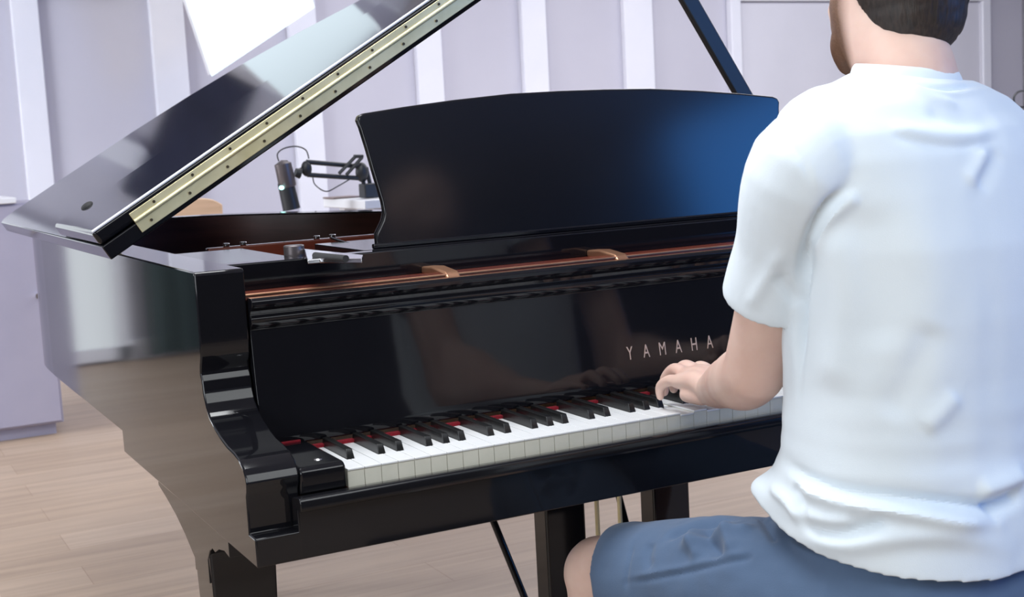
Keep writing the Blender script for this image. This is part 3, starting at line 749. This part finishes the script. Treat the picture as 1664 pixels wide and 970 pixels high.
# hands (finer voxels), joined onto the arm as one surface
def hand(bm, W, mir=1, tips=None):
    # knuckles from little finger to index (left hand: little finger on the left)
    u = Vector((1, 0, 0))*mir
    K = [W+u*dx+Vector((0, dy, dz)) for dx, dy, dz in ((-.006, .078, .002), (.015, .088, .008), (.036, .092, .009), (.057, .088, .006))]
    fl = [(.028, .020, .018), (.036, .024, .020), (.038, .027, .021), (.034, .024, .020)]
    rr = [.0080, .0088, .0092, .0090]
    for i, k in enumerate(K):
        # palm ray
        limb(bm, [W+u*(.002+.012*i-.010)+Vector((0, .0, 0)), W.lerp(k, .5)+u*(.002*i)+Vector((0, 0, .006)), k], [.0165, .0160, .0120 if i else .0115], 16)
        limb(bm, [W+u*(.012*i-.006)+Vector((0, .02, -.012)), k+Vector((0, -.022, -.016))], [.0130, .0120], 16)
        # finger: three phalanges, curling down to the keys
        tip = tips[i]
        d = Vector((tip.x-k.x, tip.y-k.y, 0)); 
        hlen = d.length; dn_ = d.normalized() if hlen > 1e-6 else Vector((0, 1, 0))
        p1 = k + dn_*(fl[i][0]*.82) + Vector((0, 0, .004 if i else -.002))
        p3 = tip + Vector((0, 0, rr[i]*.80))
        p2 = p3.lerp(p1, .42) + dn_*.008 + Vector((0, 0, .004))
        limb(bm, [k, p1, p2, p3], [rr[i]*1.25, rr[i]*1.1, rr[i]*.98, rr[i]*.80], 14)
    # thumb from the inner side of the palm
    limb(bm, [W+u*.030+Vector((0, .010, -.006)), W+u*.060+Vector((0, .040, -.012)), W+u*.082+Vector((0, .068, -.018)), W+u*.088+Vector((0, .090, -.030))], [.017, .013, .0105, .0085], 14)
    limb(bm, [W-u*.004+Vector((0, -.02, 0)), W+u*.012+Vector((0, .01, 0))], [.0235, .020], 20)
TIPS = [Vector((.510, .040, .7475)), Vector((.532, .062, .7475)), Vector((.556, .072, .7475)), Vector((.578, .060, .7475))]
HB = WR + Vector((0, .0, .0))
bm = B(); hand(bm, HB, 1, TIPS)
# the part of the forearm that overlaps the low body mesh
limb(bm, [EL.lerp(WR, .55), EL.lerp(WR, .8), WR], [.035, .0300, .0250])
hand_l = remesh(bm, .0019, 4)
bm = B(); TR = [Vector((WRR.x+.006-.02, .055, .7475)), Vector((WRR.x-.02, .07, .7475)), Vector((WRR.x-.045, .07, .7475)), Vector((WRR.x-.065, .055, .7475))]
hand(bm, WRR, -1, TR); limb(bm, [ELR.lerp(WRR, .55), ELR.lerp(WRR, .8), WRR], [.035, .0300, .0250])
hand_r = remesh(bm, .0019, 4)
bm = B()
for m_ in (body_low, hand_l, hand_r): bm.from_mesh(m_)
body_me = remesh(bm, .0024, 2, .4)

def arr(me):
    a = np.empty(len(me.vertices)*3, np.float32); me.vertices.foreach_get('co', a); return a.reshape(-1, 3).astype(np.float64)
def put(me, a): me.vertices.foreach_set('co', a.astype(np.float32).ravel()); me.update()
def normals(me):
    a = np.empty(len(me.vertices)*3, np.float32); me.vertex_normals.foreach_get('vector', a); return a.reshape(-1, 3).astype(np.float64)

v = arr(body_me)
# stubble mask on jaw and chin, in head coordinates
L = (v-np.array(HC)) @ np.array(HR)
sm = lambda x, a, b: np.clip((x-a)/(b-a), 0, 1)
mask = sm(-L[:, 2]-.034*sm(L[:, 1], .03, .065), .005, .030)*sm(L[:, 1], -.040, -.018)*sm(-L[:, 2]*-1, -.165, -.150)*sm(v[:, 2], 1.16, 1.18)
at_ = body_me.attributes.new('stubble', 'FLOAT', 'POINT'); at_.data.foreach_set('value', mask.astype(np.float32))
person = link_mesh('person', body_me, 'skin', None)
body_me.shade_smooth()
tag(person, 'person in white t-shirt and blue-grey shorts seated with back turned, playing the piano keys', 'person')
bm = B()
for s in (-1, 1): ellipsoid(bm, hd(s*.030, .064, .004), (.0120, .0120, .0120), HR, 20)
eyes = link('eyes', bm, 'eye', person)
bm = B()
for s in (-1, 1): ellipsoid(bm, hd(s*.030, .0735, .003), (.0055, .0030, .0055), HR, 16)
link('irises', bm, 'iris', eyes)

# hair: short dark cap ending in a nape line
bm = B()
ellipsoid(bm, hd(0, -.014, .026), (.0825, .1020, .0930), HR, 48)
ellipsoid(bm, hd(0, -.046, -.012), (.0745, .0760, .0820), HR, 48)
ellipsoid(bm, hd(0, -.050, -.050), (.0640, .0640, .0640), HR, 48)
hm = remesh(bm, .003, 6)
bm = B(); bm.from_mesh(hm)
def hcoord(co): return HR.transposed() @ (co-HC)
kill = []
for vv in bm.verts:
    l = hcoord(vv.co)
    line = -.100 if l.y < -.06 else (-.100 + (l.y+.06)*1.9)   # nape low, sweeping up to the ear
    if l.y > .0: line = max(line, .0+l.y*1.0)
    if abs(l.x) > .066 and l.y > -.045: line = max(line, .035 + max(0, l.y+.03)*.4)
    line += max(0, abs(l.x)-.030)*1.0
    if l.z < line: kill.append(vv)
bmesh.ops.delete(bm, geom=kill, context='VERTS')
for vv in bm.verts:
    n_ = noise.noise(vv.co*90)*.0016 + noise.noise(vv.co*260)*.0009; vv.co += (vv.co-HC).normalized()*n_
hair = link('hair', bm, 'hair', person)
hs = hair.modifiers.new('sm', 'SMOOTH'); hs.factor = .5; hs.iterations = 5
so = hair.modifiers.new('s', 'SOLIDIFY'); so.thickness = .006; so.offset = -1

# ---- cloth shaping helpers: folds are laid on the cloth along polylines
def project(a):
    d = a-CAM; z = d@FW; return np.stack([832+F*(d@RT)/z, 485-F*(d@UP)/z], 1)
def smoothstep(x): x = np.clip(x, 0, 1); return x*x*(3-2*x)
def fold_paths(v, nrm, paths):
    """each path: pixel polyline found on the cloth side facing the camera -> 3D polyline; (pts, width, amp)"""
    P2 = project(v); face = ((v-CAM)*nrm).sum(1) < 0
    idx = np.where(face)[0]; out = np.zeros(len(v))
    for pts, wd, amp in paths:
        pts = [np.array(p, float) for p in pts]
        dense_ = []
        for a, b in zip(pts[:-1], pts[1:]):
            for t in np.linspace(0, 1, 10, endpoint=False): dense_.append(a+(b-a)*t)
        dense_.append(pts[-1]); W3 = []
        for q in dense_:
            d2 = ((P2[idx]-q)**2).sum(1); W3.append(v[idx[np.argmin(d2)]])
        W3 = np.array(W3)
        for _ in range(40): W3[1:-1] = (W3[:-2]+2*W3[1:-1]+W3[2:])/4
        lo, hi = W3.min(0)-.08, W3.max(0)+.08
        near = np.where(((v > lo) & (v < hi)).all(1))[0]
        best = np.full(len(near), 1e9); tpos = np.zeros(len(near))
        for k_, (a, b) in enumerate(zip(W3[:-1], W3[1:])):
            ab = b-a; L2 = max((ab**2).sum(), 1e-12); t = np.clip(((v[near]-a)@ab)/L2, 0, 1)
            d = np.linalg.norm(v[near]-(a+t[:, None]*ab), axis=1)
            m_ = d < best; best[m_] = d[m_]; tpos[m_] = (k_+t[m_])/(len(W3)-1)
        fade = smoothstep(np.minimum(tpos, 1-tpos)*5)*.85+.15
        out[near] += amp*fade*np.exp(-(best/wd)**2)
    return out

# t-shirt
bm = B()
zz = [(.655, .182, .148, .000), (.68, .183, .146, .0), (.71, .180, .142, .0), (.76, .172, .132, -.004), (.84, .172, .130, -.008), (.92, .178, .130, -.012), (1.0, .186, .128, -.012),
      (1.06, .190, .120, -.008), (1.10, .192, .112, -.006), (1.13, .188, .102, -.003), (1.152, .180, .092, .0), (1.168, .158, .083, .002), (1.180, .122, .075, .004), (1.188, .086, .068, .006), (1.193, .061, .059, .007)]
smst = lambda t: max(0, min(1, t))
R_ = []
for z, a, b, dv in zz:
    tilt = .0
    ty = 0
    if z < .76: ty = .20*smst((.76-z)/.10)
    if z > 1.15: ty = .10
    q = tl(.012 if z > 1.19 else (.006 if z > 1.185 else 0), dv, z); R_.append((q.x, q.y, q.z, a, b, RZ, (-.10 if z > 1.19 else 0) if z > .8 else -.06*smst((.76-z)/.10), ty))
rings(bm, R_, 96, 2.25)
for S, E_, flare in ((SHL, EL, 1), (SHR, ELR, 1)):
    a0 = S.lerp(E_, -.02); 
    limb(bm, [S.lerp(TC+Vector((0, 0, 1.09)), .35), S+Vector((0, 0, -.005)), S.lerp(E_, .35)], [.062, .062, .057])
    # sleeve: open tube feeling, cut square at the hem
    tube(bm, [S+Vector((0, 0, -.01)), S.lerp(E_, .25), S.lerp(E_, .42), S.lerp(E_, .59), S.lerp(E_, .63)], [.0605, .0575, .0565, .0585, .0580], 40)
# hem corner fluttering out at the left front
shm = remesh(bm, .0032, 10)
v = arr(shm); nr = normals(shm)
AXL, AXR = (EL-SHL).normalized(), (ELR-SHR).normalized()
cut = []
for p_ in shm.polygons:
    c_, n_ = p_.center, p_.normal
    if c_.z < .72 and n_.z < -.62: cut.append(p_.index)
    else:
        for S_, E_, A_ in ((SHL, EL, AXL), (SHR, ELR, AXR)):
            if (c_-S_).dot(A_)/(E_-S_).length > .55 and ((c_-S_)-A_*(c_-S_).dot(A_)).length < .08 and n_.dot(A_) > .60: cut.append(p_.index)
PX = [
 # armpit and sleeve seam
 ([(1300, 640), (1303, 520), (1308, 420), (1322, 370), (1345, 330), (1375, 308)], .007, -.010),
 ([(1318, 420), (1335, 370), (1372, 330), (1400, 315)], .008, .006),
 ([(1240, 205), (1265, 220), (1290, 240), (1312, 275), (1318, 300)], .0030, -.0022),
 ([(1215, 505), (1235, 470), (1255, 440), (1270, 400)], .008, .0035),
 ([(1300, 500), (1280, 470), (1262, 440)], .008, -.003),
 # yoke folds under the collar
 ([(1440, 215), (1480, 228), (1530, 240), (1590, 240), (1625, 222)], .0055, -.0026),
 ([(1440, 200), (1500, 222), (1560, 228), (1610, 212)], .010, .003),
 ([(1500, 175), (1540, 200), (1580, 205), (1620, 195)], .012, -.0025),
 ([(1625, 240), (1605, 275), (1590, 310)], .011, -.003),
 ([(1600, 240), (1585, 275), (1570, 300)], .010, .004),
 ([(1450, 130), (1500, 160), (1560, 172)], .008, .003),
 ([(1378, 122), (1440, 130), (1500, 141), (1550, 147), (1595, 138)], .0040, -.0050),
 ([(1372, 130), (1440, 139), (1500, 150), (1550, 156), (1600, 146)], .0050, .0022),
 # back, long soft diagonals
 ([(1560, 640), (1530, 670), (1500, 700)], .012, .004),
 ([(1345, 360), (1370, 440), (1360, 560), (1350, 640)], .022, .006),
 ([(1400, 330), (1430, 450), (1440, 580)], .028, -.005),
 ([(1520, 520), (1490, 600), (1440, 690)], .02, -.004),
 # waist folds
 ([(1278, 752), (1310, 775), (1350, 795), (1410, 806), (1470, 812), (1540, 820), (1600, 828), (1660, 800)], .0080, -.011),
 ([(1285, 770), (1330, 800), (1400, 818), (1480, 830), (1550, 845), (1620, 850)], .0120, .013),
 ([(1600, 835), (1630, 818), (1660, 796)], .010, -.008),
 ([(1585, 800), (1625, 790), (1664, 772)], .012, .008),
 ([(1298, 850), (1340, 865), (1380, 868), (1420, 852), (1450, 842)], .0070, -.007),
 ([(1310, 835), (1350, 846), (1395, 846)], .010, .006),
 ([(1305, 860), (1350, 882), (1400, 885), (1460, 870), (1540, 865), (1640, 890)], .012, .006),
 ([(1330, 900), (1420, 922), (1540, 932), (1660, 925)], .0025, -.0016),
 ([(1290, 790), (1300, 800), (1310, 830)], .008, -.005),
 ([(1255, 792), (1285, 812), (1300, 850)], .007, .005),
]
disp = fold_paths(v, nr, PX)
lowf = np.array([noise.noise(Vector((p[0]*9, p[1]*9, p[2]*4.0)))*.0035 + noise.noise(Vector((p[0]*26+5, p[1]*26, p[2]*13)))*.0014 for p in v])
wst = np.exp(-((v[:, 2]-.74)/.09)**2)
lowf += wst*np.array([noise.noise(Vector((p[0]*6+3, p[1]*6, p[2]*42)))*.003 for p in v])
v = v + nr*(disp*1.3+lowf)[:, None]
# flare the lower hem outwards at the left/front side
ang = np.arctan2(v[:, 1]-TC.y, v[:, 0]-TC.x); da = np.angle(np.exp(1j*(ang-math.radians(148))))
fl = np.exp(-(da/.24)**2)*smoothstep((.735-v[:, 2])/.055)*(v[:, 2] < .78)
v[:, 0] += np.cos(ang)*fl*.022; v[:, 1] += np.sin(ang)*fl*.022
v[:, 2] += fl*.02
put(shm, v)
bm = B(); bm.from_mesh(shm); bm.faces.ensure_lookup_table()
bmesh.ops.delete(bm, geom=[bm.faces[i] for i in cut], context='FACES')
bm.to_mesh(shm); bm.free()
shirt = link_mesh('t_shirt', shm, 'shirt', person); shm.shade_smooth()
smo = shirt.modifiers.new('s', 'SMOOTH'); smo.factor = .5; smo.iterations = 5
sol = shirt.modifiers.new('t', 'SOLIDIFY'); sol.thickness = .0025; sol.offset = -1
# ribbed collar
def collar_ring(z0, rad, n=72):
    pts = []
    for i in range(n+1):
        t = 2*math.pi*i/n; q = tl(.012+.0615*rad*math.cos(t), .007+.0605*rad*math.sin(t), 0)
        dx, dy = q.x-TC.x, q.y-TC.y
        pts.append((q.x, q.y, z0-.10*dx+.10*dy)); 
    return pts
bm = B()
prev = None; RR = []
for (dz, rad) in ((-.016, 1.09), (-.010, 1.085), (-.002, 1.055), (.004, 1.025), (.009, .985), (.010, .965), (.004, .955), (-.012, .95)):
    RR.append([bm.verts.new(p) for p in collar_ring(1.193+dz, rad)[:-1]])
n = len(RR[0])
for i in range(len(RR)-1):
    for k in range(n): bm.faces.new((RR[i][k], RR[i][(k+1)%n], RR[i+1][(k+1)%n], RR[i+1][k]))
link('collar', bm, 'shirt', shirt)

# shorts
bm = B()
rings(bm, [(*tl(0, 0, .462), .165, .135, RZ, 0, 0), (*tl(0, 0, .49), .178, .150, RZ, 0, 0), (*tl(0, 0, .54), .182, .152, RZ, 0, 0), (*tl(0, 0, .60), .176, .142, RZ, 0, 0), (*tl(0, 0, .65), .160, .125, RZ, 0, 0)], 64, 2.3)
for H_, K_ in ((HIPL, KNL), (HIPR, KNR)):
    d = (K_-H_).normalized()
    tube(bm, [H_-d*.02+Vector((0, 0, 0)), H_.lerp(K_, .3)+Vector((0, 0, .006)), H_.lerp(K_, .6)+Vector((0, 0, .006)), H_.lerp(K_, .84)+Vector((0, 0, .003)), H_.lerp(K_, .872)], [.100, .094, .084, .0765, .0755], 40)
sh = remesh(bm, .003, 8)
v = arr(sh); nr = normals(sh)
PX = [
 ([(1012, 948), (1060, 940), (1120, 928), (1180, 916), (1230, 905), (1282, 902)], .0040, -.0034),
 ([(1012, 940), (1060, 932), (1120, 920), (1180, 907), (1230, 896), (1280, 893)], .0045, .0030),
 ([(1250, 835), (1262, 860), (1275, 890), (1283, 902)], .0050, .0070),
 ([(1235, 830), (1248, 860), (1262, 885)], .0050, -.0070),
 ([(1080, 880), (1110, 860), (1150, 850), (1190, 845)], .009, -.010),
 ([(1100, 895), (1150, 875), (1200, 862), (1230, 862)], .010, .010),
 ([(1150, 855), (1150, 880), (1175, 905)], .009, -.010),
 ([(1190, 850), (1180, 872), (1195, 900)], .009, .009),
 ([(1130, 860), (1122, 885), (1140, 910)], .009, .008),
 ([(1060, 880), (1050, 905), (1058, 925)], .009, -.005),
 ([(1300, 915), (1380, 940), (1460, 962)], .010, .006),
 ([(1030, 885), (1020, 920), (1016, 960)], .0040, -.0028),
]
v = v + nr*(fold_paths(v, nr, PX) + np.array([noise.noise(Vector((p[0]*14, p[1]*14, p[2]*14)))*.004 + noise.noise(Vector((p[0]*40, p[1]*40, p[2]*40)))*.0012 for p in v]))[:, None]
# keep the seat from sinking into the bench
v[:, 2] = np.where((v[:, 1] < -.25) & (v[:, 2] < .463), .463, v[:, 2])
put(sh, v); so_ = link_mesh('shorts', sh, 'shorts', person); sh.shade_smooth()
smo = so_.modifiers.new('s', 'SMOOTH'); smo.factor = .5; smo.iterations = 3
# shoes
for A_ in (ANL, ANR):
    bm = B(); limb(bm, [A_+Vector((0, -.04, -.035)), A_+Vector((-.004, .05, -.040)), A_+Vector((-.01, .17, -.052))], [.042, .045, .032])
    me = remesh(bm, .005, 3); v = arr(me); v[:, 2] = np.maximum(v[:, 2], .002); put(me, v)
    link_mesh('shoe', me, 'shoe', person); me.shade_smooth()
